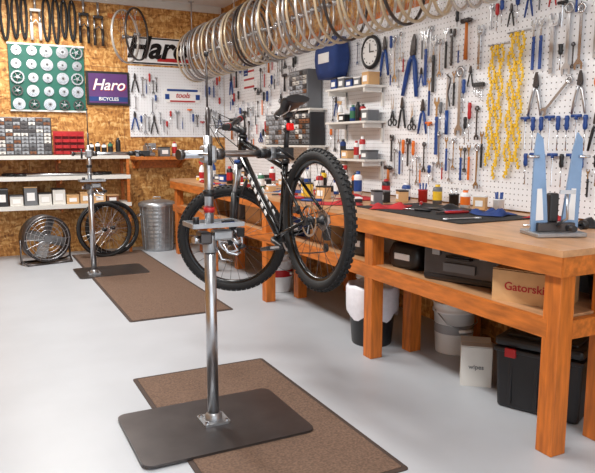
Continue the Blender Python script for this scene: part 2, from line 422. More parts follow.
# ---------------------------------------------------------------- repair stands
def stand(loc,armz,arm_end,top,rotz=0,two=True,plate=(.87,.62,0,-.0)):
    b=B()
    pw,ph,ox,oy=plate
    b.prism(rrect(pw,ph,.05),.012,DKSTEEL,Matrix.Translation((ox,oy,0)))
    b.prism(rrect(.14,.14,.012,3),.012,ALU,Matrix.Translation((0,0,.012)))
    for sx in(-1,1):
        for sy in(-1,1):
            b.cyl((.052*sx,.052*sy,.024),(.052*sx,.052*sy,.034),.009,CHROME,seg=6)
            b.cyl((.052*sx,.052*sy,.024),(.052*sx,.052*sy,.027),.014,STEEL,seg=12)
    b.lathe([(.045,.024),(.045,.04),(.036,.055),(.030,.06)],ALU,None,24)
    b.cyl((0,0,.02),(0,0,.99),.029,STEEL,seg=28)
    b.lathe([(.034,.90),(.036,.905),(.036,.985),(.034,.99),(.029,.99)],ALU,None,24)
    b.box((.02,0,1.035),(.26,.17,.008),ALU,bev=.002)
    for s_ in(-1,1):
        b.box((.02,.085*s_,1.043),(.26,.005,.022),ALU); b.box((.02+.13*s_,0,1.043),(.005,.17,.022),ALU)
    b.box((.06,-.01,.985),(.10,.07,.05),ALU,bev=.010)
    b.box((-.03,.0,.975),(.06,.09,.06),DKSTEEL,bev=.010)
    b.cyl((.10,-.03,.975),(.145,-.05,.93),.012,STEEL,seg=12); b.cyl((.145,-.05,.93),(.15,-.055,.915),.022,BLACK,seg=14)
    b.tube([(.05,-.03,.95),(.08,-.04,.90),(.12,-.05,.885),(.14,-.05,.90)],.008,CHROME,8)
    b.tube([(.02,-.04,.93),(.04,-.06,.87),(.09,-.07,.86)],.006,CHROME,8)
    b.cyl((-.06,-.02,.97),(-.095,-.03,.97),.018,STEEL,seg=12)
    b.cyl((-.06,.03,1.04),(-.06,.03,1.075),.016,BLACK,seg=14); b.box((.09,-.02,1.05),(.06,.035,.02),BLACK,bev=.004)
    b.tube([(.0,-.05,1.045),(.07,-.05,1.045),(.12,-.04,1.045)],.006,BLUE,6)
    b.cyl((0,0,1.03),(0,0,armz+.09),.022,STEEL,seg=22)
    b.cyl((0,0,1.10),(0,0,1.125),.028,RED if two else ALU,seg=20); b.cyl((0,0,1.18),(0,0,1.21),.03,BLACK,seg=20)
    b.box((0,0,armz),(.07,.08,.085),ALU,bev=.014)
    b.cyl((0,0,armz+.08),(0,0,top-.25),.010,DKSTEEL); b.cyl((0,0,top-.26),(0,0,top),.005,DKSTEEL)
    b.cyl((0,0,top-.01),(0,0,top+.01),.011,BLACK)
    d=Vector(arm_end); L=d.length; u=d.normalized()
    q=Vector((0,0,armz))
    b.cyl(q-u*.17,q+u*(L-.11),.018,STEEL,seg=20)
    b.cyl(q-u*.175,q-u*.15,.024,DKSTEEL,seg=20)
    b.cyl(q+u*.04,q+u*.085,.028,DKSTEEL,seg=20); b.cyl(q+u*(L-.20),q+u*(L-.13),.026,BLACK,seg=20)
    n=Vector((-u.y,u.x,0))
    b.box(q+u*(L-.10),(.06,.045,.07),ALU,rot=(0,0,math.atan2(u.y,u.x)),bev=.008)
    for s_ in (-1,1):
        b.box(q+u*(L-.035)+n*.030*s_,(.12,.020,.06),BLACK if s_<0 else ALU,rot=(0,0,math.atan2(u.y,u.x)),bev=.006)
    b.cyl(q+u*(L-.09)-n*.03,q+u*(L-.09)-n*.10,.008,STEEL); 
    b.cyl(q+u*(L-.15)-n*.10+Vector((0,0,.03)),q+u*(L-.04)-n*.10-Vector((0,0,.03)),.009,BLACK)
    b.cyl(q-u*.08-n*.04,q-u*.08-n*.12,.008,STEEL); b.cyl(q-u*.08-n*.12+Vector((0,0,-.05)),q-u*.08-n*.12+Vector((0,0,.05)),.010,BLACK)
    return b.done('bike_repair_stand',loc,(0,0,rotz))
stand((1.02,3.0,.008),1.385,(.50,.165,0),1.86,plate=(.87,.62,-.005,-.02))
stand((1.10,7.2,.0),1.33,(.62,-.05,0),1.80,two=False,plate=(.76,.60,.20,.10))

# ---------------------------------------------------------------- hanging wheels
rail=B(); rail.cyl((0,-3.3,0),(0,3.2,0),.014,STEEL)
for y in (-3.1,-1.5,0,1.5,3.1): rail.cyl((0,y,0),(0,y,ZC-2.90),.008,STEEL); rail.cyl((0,y,ZC-2.91),(0,y,ZC-2.90),.04,STEEL)
RX=2.76
rail.done('wheel_hanging_rail',(RX,5.6,2.90))
vars_=[]
for i,(rm,hb) in enumerate(((STEELR,ALU),(TAN,STEEL),(ALU,CHROME),(DKSTEEL,ALU))):
    b=B(); wheel_geo(b,ZY,Rt=.345,rt=.02,tire=False,rimm=rm,spoke=STEEL,rotor=False,knobs=False,hub=hb,reflector=False,nsp=20,sr=.0009,rh=.015,rw=.010)
    vars_.append(b.mesh('hanging_bicycle_wheel'))
y=8.62
while y>2.45:
    v=random.choice([0,0,0,1,1,1,2,3])
    put(vars_[v],'bicycle_wheel',(RX+random.uniform(-.02,.02),y,2.914-.315),(0,random.uniform(0,6.28),R(random.uniform(25,36))))
    y-=random.uniform(.10,.19)

# ---------------------------------------------------------------- tools
def hook(b,z): b.tube([(0,0,z),(0,-.03,z),(0,-.034,z+.012)],.0025,STEEL,6)
def t_wrench(L,m):
    b=B(); w_=L*.055
    b.box((0,-.02,0),(w_*1.1,.006,L*.78),m,bev=.002)
    M=Matrix.Translation((0,-.02,L*.42))@ZY
    b.lathe([(w_*.8,-.005),(w_*1.5,-.005),(w_*1.5,.005),(w_*.8,.005)],m,M,16,True)
    c=-L*.43
    poly=[(-w_*1.6,0),(-w_*.5,w_*1.4),(w_*.5,w_*1.4),(w_*1.6,0),(w_*1.4,-w_*1.6),(w_*.7,-w_*1.6),(w_*.75,-w_*.2),(-w_*.75,-w_*.2),(-w_*.7,-w_*1.6),(-w_*1.4,-w_*1.6)]
    b.prism(poly,.009,m,Matrix.Translation((0,-.0155,c))@ZY)
    hook(b,L*.42); return b.mesh('wrench')
def t_conewrench(L,m):
    b=B(); w_=L*.05
    b.box((0,-.02,-L*.12),(w_*1.3,.011,L*.62),m,bev=.004)
    b.box((0,-.02,L*.27),(w_,.004,L*.24),CHROME)
    poly=[(-w_*1.5,0),(-w_*.6,-w_*1.3),(w_*.6,-w_*1.3),(w_*1.5,0),(w_*1.2,w_*1.6),(w_*.6,w_*1.5),(w_*.6,.2*w_),(-w_*.6,.2*w_),(-w_*.6,w_*1.5),(-w_*1.2,w_*1.6)]
    b.prism(poly,.005,CHROME,Matrix.Translation((0,-.018,L*.42))@ZY)
    hook(b,L*.1); return b.mesh('cone_wrench')
def t_pliers(L,m,open_=.09):
    b=B()
    for s_ in(-1,1):
        b.tube([(0,-.02,L*.18),(s_*L*.07,-.02,L*.05),(s_*L*(.10+open_*.3),-.02,-L*.2),(s_*L*(.10+open_),-.02,-L*.5)],[L*.025,L*.038,L*.04,L*.03],m,8)
        b.prism([(0,0),(s_*L*.07,L*.05),(s_*L*.05,L*.22),(s_*L*.012,L*.32),(0,L*.3)],.012,DKSTEEL,Matrix.Translation((0,-.014,L*.17))@Matrix.Rotation(R(90),4,'X'))
    b.cyl((0,-.008,L*.19),(0,-.034,L*.19),L*.05,DKSTEEL,seg=14)
    hook(b,L*.1); return b.mesh('pliers')
def t_screwdriver(L,m):
    b=B(); M=Matrix.Translation((0,-.025,0))
    b.lathe([(0,L*.5),(.012,L*.49),(.015,L*.42),(.012,L*.3),(.015,L*.2),(.012,L*.1),(.007,L*.07),(0,L*.07)],m,M,10)
    b.cyl((0,-.025,L*.08),(0,-.025,-L*.46),.0035,CHROME,seg=8); b.box((0,-.025,-L*.48),(.008,.002,.02),CHROME)
    hook(b,L*.12); return b.mesh('screwdriver')
def t_tkey(L,m):
    b=B(); b.cyl((-.035,-.025,L*.47),(.035,-.025,L*.47),.010,m,seg=10); b.cyl((0,-.025,L*.47),(0,-.025,L*.36),.010,m,seg=10)
    b.cyl((0,-.025,L*.4),(0,-.025,-L*.5),.0035,CHROME,seg=6); hook(b,L*.3); return b.mesh('t_handle_hex_key')
def t_hammer(L,m):
    b=B(); b.tube([(0,-.03,L*.4),(0,-.03,0),(0,-.03,-L*.5)],[.011,.012,.016],m,10)
    b.cyl((-.05,-.03,L*.42),(.03,-.03,L*.42),.018,DKSTEEL,seg=14); b.cyl((.03,-.03,L*.42),(.06,-.03,L*.42),.018,DKSTEEL,r2=.006,seg=14)
    hook(b,L*.35); return b.mesh('hammer')
def t_scissors(L,m):
    b=B()
    for s_ in(-1,1):
        b.lathe([(L*.07,-.004),(L*.1,-.004),(L*.1,.004),(L*.07,.004)],m,Matrix.Translation((s_*L*.12,-.02,-L*.33))@ZY,18,True)
        b.tube([(s_*L*.08,-.02,-L*.25),(0,-.02,0)],[L*.03,L*.03],m,6)
        b.prism([(-.01*L,0),(L*.05*s_,0),(L*.06*s_,L*.48)],.003,CHROME,Matrix.Translation((0,-.018,0))@Matrix.Rotation(R(90),4,'X'))
    b.cyl((0,-.01,0),(0,-.028,0),.008,CHROME,seg=10); hook(b,-L*.24); return b.mesh('scissors')
def t_adj(L,m):
    b=B(); b.box((0,-.02,-L*.08),(L*.08,.01,L*.8),m,bev=.003)
    b.prism([(-L*.06,0),(L*.09,0),(L*.13,L*.1),(L*.12,L*.2),(L*.08,L*.2),(L*.06,L*.11),(-L*.02,L*.11),(-L*.04,L*.22),(-L*.09,L*.18)],.014,m,Matrix.Translation((0,-.013,L*.27))@Matrix.Rotation(R(90),4,'X'))
    b.cyl((L*.02,-.01,L*.33),(L*.02,-.036,L*.33),.008,STEEL,seg=10); hook(b,-L*.4); return b.mesh('adjustable_wrench')
def t_whip(L,m):
    b=B(); b.box((0,-.02,0),(.022,.006,L),m,bev=.002); b.cyl((0,-.02,-L*.5),(0,-.02,-L*.1),.014,BLUE,seg=10)
    pts=[(0,-.03,L*.48)]+[(.03+.012*math.sin(i),-.03,L*.48-.03*i) for i in range(1,9)]
    b.tube(pts,.006,DKSTEEL,6); hook(b,L*.42); return b.mesh('chain_whip')
def t_keyset(L,m):
    b=B(); b.box((0,-.02,0),(L*.5,.02,.03),m,bev=.004)
    for i in range(6):
        x=-L*.2+i*L*.08; b.tube([(x,-.028,.02),(x,-.028,-.06-.01*i),(x+.02,-.028,-.07-.01*i)],.0025,CHROME,6)
    hook(b,.02); return b.mesh('hex_key_set')
def t_cable(L,m):
    b=B()
    for k in range(3):
        b.tube([(L*.14*math.cos(a)+.004*k,-.018-.007*k,-.2*L+L*.32*math.sin(a)) for a in [2*math.pi*i/20 for i in range(20)]],.004,m,6,True)
    hook(b,L*.1); return b.mesh('coiled_cable')
cache={}
KN={'wr':('wrench',t_wrench,.10),'cw':('cone_wrench',t_conewrench,.08),'pl':('pliers',t_pliers,.36),'sd':('screwdriver',t_screwdriver,.10),'tk':('t_handle_hex_key',t_tkey,.25),
 'ha':('hammer',t_hammer,.36),'sc':('scissors',t_scissors,.42),'ad':('adjustable_wrench',t_adj,.24),'cwh':('chain_whip',t_whip,.18),'ks':('hex_key_set',t_keyset,.5),'cc':('coiled_cable',t_cable,.3)}
occ={'R':[],'B':[]}
def tool(k,L,m,a,z,tilt=0,wall='R',pad=0):
    wd=max(.035,KN[k][2]*L)/2; hh=L/2
    if abs(tilt)>20: wd=hh=L*.38
    occ[wall].append((a-wd,a+wd,z-hh,z+hh))
    key=(k,L,m.name)
    if key not in cache: cache[key]=KN[k][1](L,m)
    if wall=='R': put(cache[key],KN[k][0],(XW-.013,a,z),(0,R(tilt),R(-90)))
    else: put(cache[key],KN[k][0],(a,YB-.013,z),(0,R(tilt),0))
P=[('pl',.34,BLUE,4.80,2.20,0),('wr',.38,CHROME,4.64,2.16,0),('pl',.50,BLUE,4.40,2.08,6),('cw',.46,BLUE,4.22,2.10,0),('cw',.46,BLACK,4.12,2.04,0),
('wr',.50,STEEL,3.80,1.76,0),('cwh',.46,STEEL,3.94,1.74,0),('cw',.48,BLUE,4.06,1.56,0),('ha',.30,WOODL,3.74,2.20,0),('ad',.32,CHROME,3.61,2.12,0),
('ks',.22,BLACK,3.60,1.86,0),('sd',.28,RED,3.68,1.60,0),
('cw',.34,BLUE,3.11,2.06,0),('cw',.34,BLUE,3.05,2.06,0),('ad',.38,STEEL,2.96,2.06,0),('wr',.42,STEEL,2.84,2.08,0),('wr',.38,CHROME,2.75,2.08,0),('ad',.34,STEEL,2.64,2.10,0),
('pl',.28,STEEL,3.07,1.76,0),('wr',.30,STEEL,2.90,1.74,45),('pl',.26,STEEL,2.73,1.75,0),('pl',.24,BLACK,2.60,1.52,0),
('sc',.30,BLACK,4.66,1.72,0),('pl',.26,BLACK,4.52,1.70,0),('sc',.26,BLACK,4.38,1.66,0),('pl',.28,BLUE,4.24,1.66,0)]
for q in P: tool(*q)
for i in range(8): tool('sd' if i%3 else 'tk',.21,BLUE,3.14-.067*i,1.51,0)
for i in range(7): tool('tk' if i%2 else 'sd',.20,BLUE if i!=4 else BLACK,3.12-.073*i,1.28,0)
occ['R']+=[(3.16,3.52,1.10,2.2),(4.85,5.2,2.1,2.5),(2.48,2.62,1.7,1.9),(4.74,5.54,1.0,2.15),(5.3,5.85,2.05,2.55),(5.75,7.1,1.0,1.85),(5.8,6.5,1.75,2.3),(7.75,8.15,2.1,2.5)]
def fill(wall,a0,a1,z0,z1,n,Ls,cm):
    for _ in range(n):
        k=random.choice(['wr','cw','cw','pl','pl','sd','sd','tk','ad','wr','cc','sc','ha'] if wall=='R' else ['wr','cw','pl','sd','sd','tk','ad'])
        L=random.choice(Ls); m={'wr':random.choice([STEEL,CHROME,DKSTEEL]),'ad':random.choice([STEEL,DKSTEEL]),'ha':random.choice([WOODL,BLACK]),'cc':BLACK}.get(k) or random.choice(cm)
        if k=='cc' and random.random()<.6: continue
        wd=max(.035,KN[k][2]*L)/2+.005; a=random.uniform(a0,a1); z=random.uniform(z0+L/2,z1-L/2)
        if any(a+wd>o[0] and a-wd<o[1] and z+L/2+.010>o[2] and z-L/2-.010<o[3] for o in occ[wall]): continue
        tool(k,L,m,a,z,0,wall)
CM=[BLUE,BLUE,BLUE,BLACK,BLACK,BLACK,BLACK,BLACK,RED,GREY,NAVY,ORANGE]
fill('R',2.2,4.85,1.10,2.42,1500,[.24,.28,.32],CM)
fill('R',2.2,4.85,1.08,2.44,3500,[.15,.18,.2],CM)
fill('R',4.7,8.6,1.35,2.5,2400,[.2,.26,.3],CM)
for x_,z_,k_,m_ in ((2.0,2.25,'pl',BLACK),(2.1,2.2,'wr',CHROME),(2.2,2.25,'sd',RED),(3.0,2.2,'cw',BLUE),(3.12,2.2,'cw',BLUE)): tool(k_,.26,m_,x_,z_,0,'B')
occ['B']+=[(2.32,2.98,1.95,2.6)]
fill('B',1.97,3.22,1.56,2.44,700,[.18,.22,.26],CM)

# yellow chains
def chain(n,y,ztop,m,L):
    b=B()
    for s_ in range(n):
        x0=(s_-(n-1)/2)*.038; ln=L*random.uniform(.75,1.0); z=0; i=0
        while z<ln:
            xx=x0+.016*math.sin(i*.7+s_*2)
            b.box((xx,-.02-.010*(s_%2),-z),(.013,.005 if i%2 else .013,.027),m,rot=(0,.6*math.cos(i*.7+s_*2),0))
            z+=.023; i+=1
    b.tube([(-n*.025,-.01,.02),(n*.025,-.01,.02)],.005,STEEL,6)
    b.done('plastic_chain',(XW-.013,y,ztop),(0,0,R(-90)))
chain(4,3.43,2.10,YELLOW,1.0); chain(4,3.25,2.16,YELLOW,.95)
b=B(); b.lathe([(.035,-.02),(.06,-.02),(.06,.02),(.035,.02)],ORANGE,Matrix.Translation((0,-.03,0))@ZY,24,True); hook(b,.03); b.done('tape_roll',(XW-.013,2.55,1.80),(0,0,R(-90)))
b=B(); M_=ZY
b.lathe([(0,0),(.14,0),(.15,.01),(.15,.03),(.13,.04),(.12,.03)],BLACK,M_,40); b.lathe([(0,.028),(.122,.028)],PAPER,M_,40)
b.box((0,-.034,.035),(.008,.003,.08),BLACK); b.box((.03,-.034,.0),(.07,.003,.008),BLACK)
for i in range(12):
    a=i*math.pi/6; b.box((.1*math.cos(a),-.031,.1*math.sin(a)),(.01,.003,.01),BLACK)
b.done('wall_clock',(XW-.012,5.02,2.26),(0,0,R(-90)))
b=B()
for i in range(7): b.box((0,-.003,.15-.05*i),(.34,.004,.026),RED if i%2==0 else PAPER)
for i in range(6): b.box((0,-.003,.125-.05*i),(.34,.004,.026),PAPER)
b.box((-.10,-.006,.08),(.14,.004,.16),NAVY)
for i in range(3):
    for j in range(3): b.box((-.14+.04*i,-.009,.03+.045*j),(.012,.002,.012),PAPER)
b.done('american_flag',(XW-.013,7.95,2.32),(0,0,R(-90)))

# drawer cabinets
def cabinet(w_,d_,h_,rows,cols,body,loc,rotz=0,name='parts_drawer_cabinet',fr=LGREY):
    b=B(); b.box((0,0,h_/2),(w_,d_,h_),body,bev=.006)
    cw=(w_-.02)/cols; ch=(h_-.02)/rows
    for i in range(rows):
        for j in range(cols):
            x=-w_/2+.01+cw*(j+.5); z=.01+ch*(i+.5)
            m=random.choice([fr,fr,fr,DKSTEEL,WHITEP,GREY,BROWN])
            b.box((x,-d_/2-.004,z),(cw*.86,.014,ch*.80),m,bev=.002)
            b.box((x,-d_/2-.016,z-ch*.12),(cw*.3,.012,ch*.14),body)
    b.done(name,loc,(0,0,rotz))
cabinet(.62,.2,.46,10,7,DKSTEEL,(.56,YB-.30,1.293))
cabinet(.55,.17,.34,6,6,GREY,(XW-.115,6.72,1.421),R(-90)); 
cabinet(.50,.17,.34,6,6,BLACK,(XW-.115,6.12,1.421),R(-90),fr=GREY)
cabinet(.42,.17,.40,8,5,GREY,(XW-.115,6.15,1.801),R(-90))
def wallshelf(y0,y1,z,d=.24,m=WHITEP):
    b=B(); b.box((0,0,0),(y1-y0,d,.018),m)
    for s_ in (-1,1):
        x=s_*((y1-y0)/2-.05); b.box((x,0,-.03),(.02,d-.02,.045),m); b.box((x,d/2-.012,-.09),(.02,.02,.16),m)
    b.done('wall_shelf',(XW-.013-d/2,(y0+y1)/2,z-.009),(0,0,R(-90)))
wallshelf(5.8,7.05,1.42); wallshelf(5.85,6.45,1.80,.2)
for z in (1.30,1.64,1.95): wallshelf(4.78,5.5,z,.22)
def bottle(x,y,z,h,r,m,capm,kind=0,name='spray_bottle'):
    b=B()
    if kind==0:
        b.lathe([(0,0),(r*.95,0),(r,.01),(r,h*.55),(r*.8,h*.68),(r*.35,h*.78),(r*.35,h*.84)],m,None,18)
        b.cyl((0,0,h*.82),(0,0,h*.9),r*.42,capm); b.box((-r*.3,0,h*.94),(r*1.7,r*.5,h*.10),capm,bev=.004); b.tube([(-r*.7,0,h*.92),(-r*.9,0,h*.82),(-r*.6,0,h*.75)],r*.1,capm,6)
        b.lathe([(r*1.01,h*.12),(r*1.01,h*.45)],capm,None,18)
    elif kind==1:
        b.lathe([(0,0),(r,0),(r,h*.8),(r*.8,h*.86),(r*.5,h*.88),(r*.5,h),(0,h)],m,None,20); b.lathe([(r*.52,h*.87),(r*.52,h*1.0),(0,h*1.0)],capm,None,16)
        b.lathe([(r*1.01,h*.2),(r*1.01,h*.65)],capm,None,20)
    else:
        b.lathe([(0,0),(r,0),(r*1.03,h*.9),(r*1.1,h*.92),(r*1.1,h),(r*.95,h),(r*.9,h*.1),(0,h*.1)],m,None,20)
        for i in range(4): a=i*1.6; b.cyl((r*.4*math.cos(a),r*.4*math.sin(a),h*.1),(r*.7*math.cos(a),r*.7*math.sin(a),h*1.5),.006,capm,seg=8)
    b.done(name,(x,y,z),(0,0,random.uniform(-1,1)))
cl=[WHITE,WHITE,BLUE,GREY,BLACK,BLACK,RED,NAVY,CARD,ORANGE,GREEN]
def pbox(x,y,z,m,m2,sz,rot=0):
    b=B(); b.box((0,0,sz[2]/2),sz,m,bev=.004); b.box((0,0,sz[2]+.004),(sz[0]*1.03,sz[1]*1.03,.012),m2,bev=.002); b.box((0,-sz[1]/2-.002,sz[2]/2),(sz[0]*.6,.003,sz[2]*.45),PAPER)
    b.done('small_parts_box',(x,y,z),(0,0,rot))
for z in (1.301,1.641,1.951):
    yy=4.86
    while yy<5.42:
        if random.random()<.45:
            pbox(XW-.12,yy+.02,z,random.choice([CARD,WHITEP,NAVY,BLACK,GREY]),random.choice([BLACK,WHITE]),(.11,.12,random.uniform(.07,.14)),R(-90)); yy+=.14
        else:
            bottle(XW-.12,yy,z,random.uniform(.14,.22),random.uniform(.024,.034),random.choice(cl),random.choice(cl),random.choice([0,1,1]),'lubricant_bottle'); yy+=random.uniform(.08,.11)
bx=[]
def free(x,y,r):
    if any((x-a)**2+(y-c)**2<(r+q)**2 for a,c,q in bx): return False
    bx.append((x,y,r)); return True
def bagobj(name,m,loc,sz,rotz):
    b=B(); w_,d_,h_=sz; rings=[]
    for i in range(7):
        t=i/6; k=.82+.2*math.sin(t*math.pi); z=-h_/2+h_*t
        rings.append([b.v((w_/2*k*max(-1,min(1,1.3*math.cos(a))),d_/2*k*max(-1,min(1,1.3*math.sin(a)))+.004*random.random(),z)) for a in [2*math.pi*j/16 for j in range(16)]])
    for i in range(6):
        for j in range(16):
            q=(j+1)%16; b.f([rings[i][j],rings[i][q],rings[i+1][q],rings[i+1][j]],m,True)
    b.f(rings[0][::-1],m); b.f(rings[-1],m)
    b.tube([(-w_*.2,0,h_*.48),(-w_*.12,0,h_*.62),(w_*.12,0,h_*.62),(w_*.2,0,h_*.48)],.012,BLACK,8)
    b.box((0,-d_*.5,0),(w_*.5,.01,h_*.25),WHITE,bev=.003)
    b.done(name,loc,(0,0,rotz))
bagobj('tool_bag',NAVY,(XW-.12,5.58,2.26),(.42,.18,.38),R(-90))

# rags, mats on bench
def rag(m,x,y,w_,h_,amp=.02,z=HB):
    free(x,y,min(w_,h_)*.62)
    b=B(); n=12; ph=[random.uniform(0,6) for _ in range(4)]; g=[]
    for i in range(n+1):
        row=[]
        for j in range(n+1):
            u=i/n-.5; v=j/n-.5
            e=1-max(abs(u),abs(v))*2
            zz=.003+amp*(.5+.5*math.sin(9*u+ph[0]+4*v))*(.5+.5*math.sin(8*v+ph[1]))*min(1,e*3+.15)
            row.append(b.v((u*w_*(1+.12*math.sin(5*v+ph[2])),v*h_*(1+.12*math.sin(6*u+ph[3])),zz)))
        g.append(row)
    for i in range(n):
        for j in range(n): b.f([g[i][j],g[i+1][j],g[i+1][j+1],g[i][j+1]],m,True)
    o=b.done('shop_rag',(x,y,z),(0,0,random.uniform(-1,1)))
    s_=o.modifiers.new('s','SOLIDIFY'); s_.thickness=.003; s_.offset=1
b=B(); b.prism(rrect(.62,1.15,.02),.006,RUBBER); b.done('bench_mat',(2.80,3.42,HB))
HM=HB+.006
rag(DRED,2.48,4.22,.22,.34,.035); rag(DRED,2.66,3.80,.28,.3,.04,HM); rag(DRED,2.85,4.5,.3,.3,.04)
rag(NAVY,2.98,3.10,.22,.22,.045,HM); rag(DRED,3.13,2.78,.2,.26,.05); rag(BLACK,2.92,3.48,.22,.25,.04,HM); rag(NAVY,2.75,5.5,.3,.3,.05); rag(BLACK,3.05,2.50,.2,.22,.05)
# truing stand
free(2.62,2.30,.17)
b=B()
b.box((0,0,.012),(.26,.20,.024),ALU,bev=.006)
b.box((0,0,.045),(.20,.08,.045),DKSTEEL,bev=.006)
for s_ in(-1,1):
    M_=Matrix.Translation((.08*s_,-.0,.02))@Matrix.Rotation(R(3*s_),4,'Y')@Matrix.Rotation(R(90),4,'X')
    b.prism([(-.046,0),(.046,0),(.040,.16),(.030,.37),(.020,.47),(-.008,.50),(-.022,.42),(-.036,.2)],.014,LBLUE,M_)
    b.prism([(-.02,.06),(.02,.06),(.012,.22),(-.012,.22)],.004,WHITE,M_@Matrix.Translation((0,0,.0142)))
    b.cyl((.075*s_+.03*s_,-.02,.40),(.075*s_+.09*s_,-.02,.40),.008,CHROME,seg=8)
b.cyl((-.16,0,.05),(.16,0,.05),.008,CHROME); b.cyl((.15,0,.05),(.18,0,.05),.025,BLACK)
b.tube([(0,-.04,.06),(0,-.13,.1),(0,-.12,.22)],.007,STEEL,8); b.box((0,-.12,.23),(.08,.01,.02),STEEL)
b.cyl((.03,-.09,.05),(.03,-.15,.05),.016,BLACK)
b.box((0,.02,.14),(.05,.05,.15),BLACK,bev=.01)
b.done('wheel_truing_stand',(2.62,2.30,HB),(0,0,R(-20)))
for (x,y,m1,m2,k_,h) in ((3.0,4.78,WHITE,BLUE,1,.22),(3.08,4.95,ORANGE,BLACK,1,.2),(2.95,5.05,BLUE,WHITE,0,.24),(3.12,5.2,WHITE,RED,0,.26),(2.9,5.3,RED,WHITE,1,.18),(3.05,5.5,YELLOW,BLACK,1,.2),
    (2.98,5.7,WHITE,BLUE,0,.25),(3.14,4.55,BLACK,RED,1,.16),(2.6,6.0,GREEN,WHITE,1,.16),(3.0,6.6,WHITE,RED,1,.2),(3.14,3.55,WHITE,ORANGE,1,.13),(3.17,4.3,BLUE,WHITE,1,.14),(3.1,7.6,ORANGE,BLACK,1,.2),(2.8,7.2,WHITE,BLUE,0,.24),
    (3.17,3.9,GREY,YELLOW,1,.15),(3.18,3.72,BLACK,CHROME,2,.09),(3.17,3.25,WHITE,BLUE,2,.09),(3.17,4.08,RED,BLUE,2,.1),(2.5,7.6,WHITE,RED,0,.24),(2.6,6.9,BLACK,RED,1,.2),(2.75,7.9,BLUE,WHITE,0,.25)):
    if free(x,y,.045): bottle(x,y,HB,h,.036,m1,m2,k_,{0:'spray_bottle',1:'lubricant_bottle',2:'pencil_cup'}[k_])
for i in range(220):
    y=random.uniform(2.5,8.1); x=random.uniform(2.95,3.18) if (random.random()<.6 or y<3.9) else random.uniform(2.45,2.95)
    if y<4.05 and x<3.14: continue
    s_=random.uniform(.6,1.1)
    if free(x,y,.085*s_): pbox(x,y,HB,random.choice([RED,BLUE,CARD,WHITE,BLACK,BLACK,YELLOW,GREY]),random.choice([WHITE,BLACK,GREY]),(.13*s_,.09*s_,random.uniform(.03,.11)),random.uniform(-2.2,-1))
def lying(k,x,y,z,rot):
    b=B()
    if k==0: b.tube([(-.1,0,.012),(.02,0,.010)],[.012,.010],random.choice([BLUE,RED,BLACK,ORANGE]),8); b.tube([(.02,0,.010),(.12,0,.006)],.004,CHROME,6); n='screwdriver'
    elif k==1:
        b.box((0,0,.005),(.20,.018,.007),STEEL,bev=.002); b.lathe([(.011,0),(.02,0),(.02,.01),(.011,.01)],STEEL,Matrix.Translation((.11,0,0)),14,True); b.lathe([(.013,0),(.022,0),(.022,.01),(.013,.01)],STEEL,Matrix.Translation((-.112,0,0)),14,True); n='wrench'
    else:
        for s_ in(-1,1): b.tube([(.05,0,.012),(0,.012*s_,.012),(-.12,.035*s_,.012)],[.008,.011,.009],random.choice([RED,BLUE]),8); b.box((.08,.006*s_,.012),(.06,.01,.012),DKSTEEL)
        n='pliers'
    b.done(n,(x,y,z),(0,0,rot))
n_=0
for i in range(500):
    y=random.uniform(2.9,7.5); x=random.uniform(2.36,3.1)
    onm=abs(x-2.80)<.18 and abs(y-3.42)<.44
    if not onm and abs(x-2.80)<.44 and abs(y-3.42)<.70: continue
    if n_<24 and free(x,y,.10):
        lying(random.choice([0,1,2]),x,y,HM if onm else HB,random.uniform(0,6)); n_+=1

# ---------------------------------------------------------------- under bench
def bin_(loc):
    b=B(); b.lathe([(0,0),(.14,0),(.145,.01),(.175,.38),(.18,.385),(.18,.40),(.165,.40)],BLACK,None,28)
    n=28; prof=[(.186,.22),(.19,.28),(.192,.42),(.18,.44),(.16,.43),(.14,.34)]
    rings=[]
    for r_,z in prof:
        rings.append([b.v(((r_+.005*math.sin(7*a))*math.cos(a),(r_+.005*math.sin(7*a))*math.sin(a),z+(.03*math.sin(5*a) if z<.25 else .006*math.sin(6*a)))) for a in [2*math.pi*j/n for j in range(n)]])
    for i in range(len(rings)-1):
        for j in range(n):
            q=(j+1)%n; b.f([rings[i][j],rings[i][q],rings[i+1][q],rings[i+1][j]],BAG,True)
    b.f(rings[-1],BAG)
    b.done('waste_bin',loc)
bin_((2.52,3.80,0))
def bucket(loc,r=.14,h=.34,m=WHITE,band=RED):
    b=B(); b.lathe([(0,0),(r*.86,0),(r*.87,.01),(r*.97,h*.8),(r*1.04,h*.8),(r*1.04,h*.84),(r*.99,h*.85),(r,h*.96),(r*1.05,h*.97),(r*1.05,h),(r*.95,h),(r*.94,h*.9),(r*.85,.03),(0,.03)],m,None,28)
    b.lathe([(r*.925,h*.40),(r*.945,h*.58)],band,None,28)
    b.tube([(-r*1.04,0,h*.85),(-r*.8,-r*.75,h*.62),(0,-r*1.1,h*.5),(r*.8,-r*.75,h*.62),(r*1.04,0,h*.85)],.004,STEEL,6)
    b.cyl((-.05,-r*1.1,h*.5),(.05,-r*1.1,h*.5),.011,m)
    b.done('plastic_bucket',loc,(0,0,random.uniform(-.6,.6)))
bucket((2.93,3.38,0),.145,.36,WHITE,LGREY); bucket((2.62,5.62,0),.15,.38,WHITE,RED); bucket((2.90,6.2,0),.15,.38,WHITE,LBLUE); bucket((3.0,4.5,0),.15,.38,WHITE,BLUE)
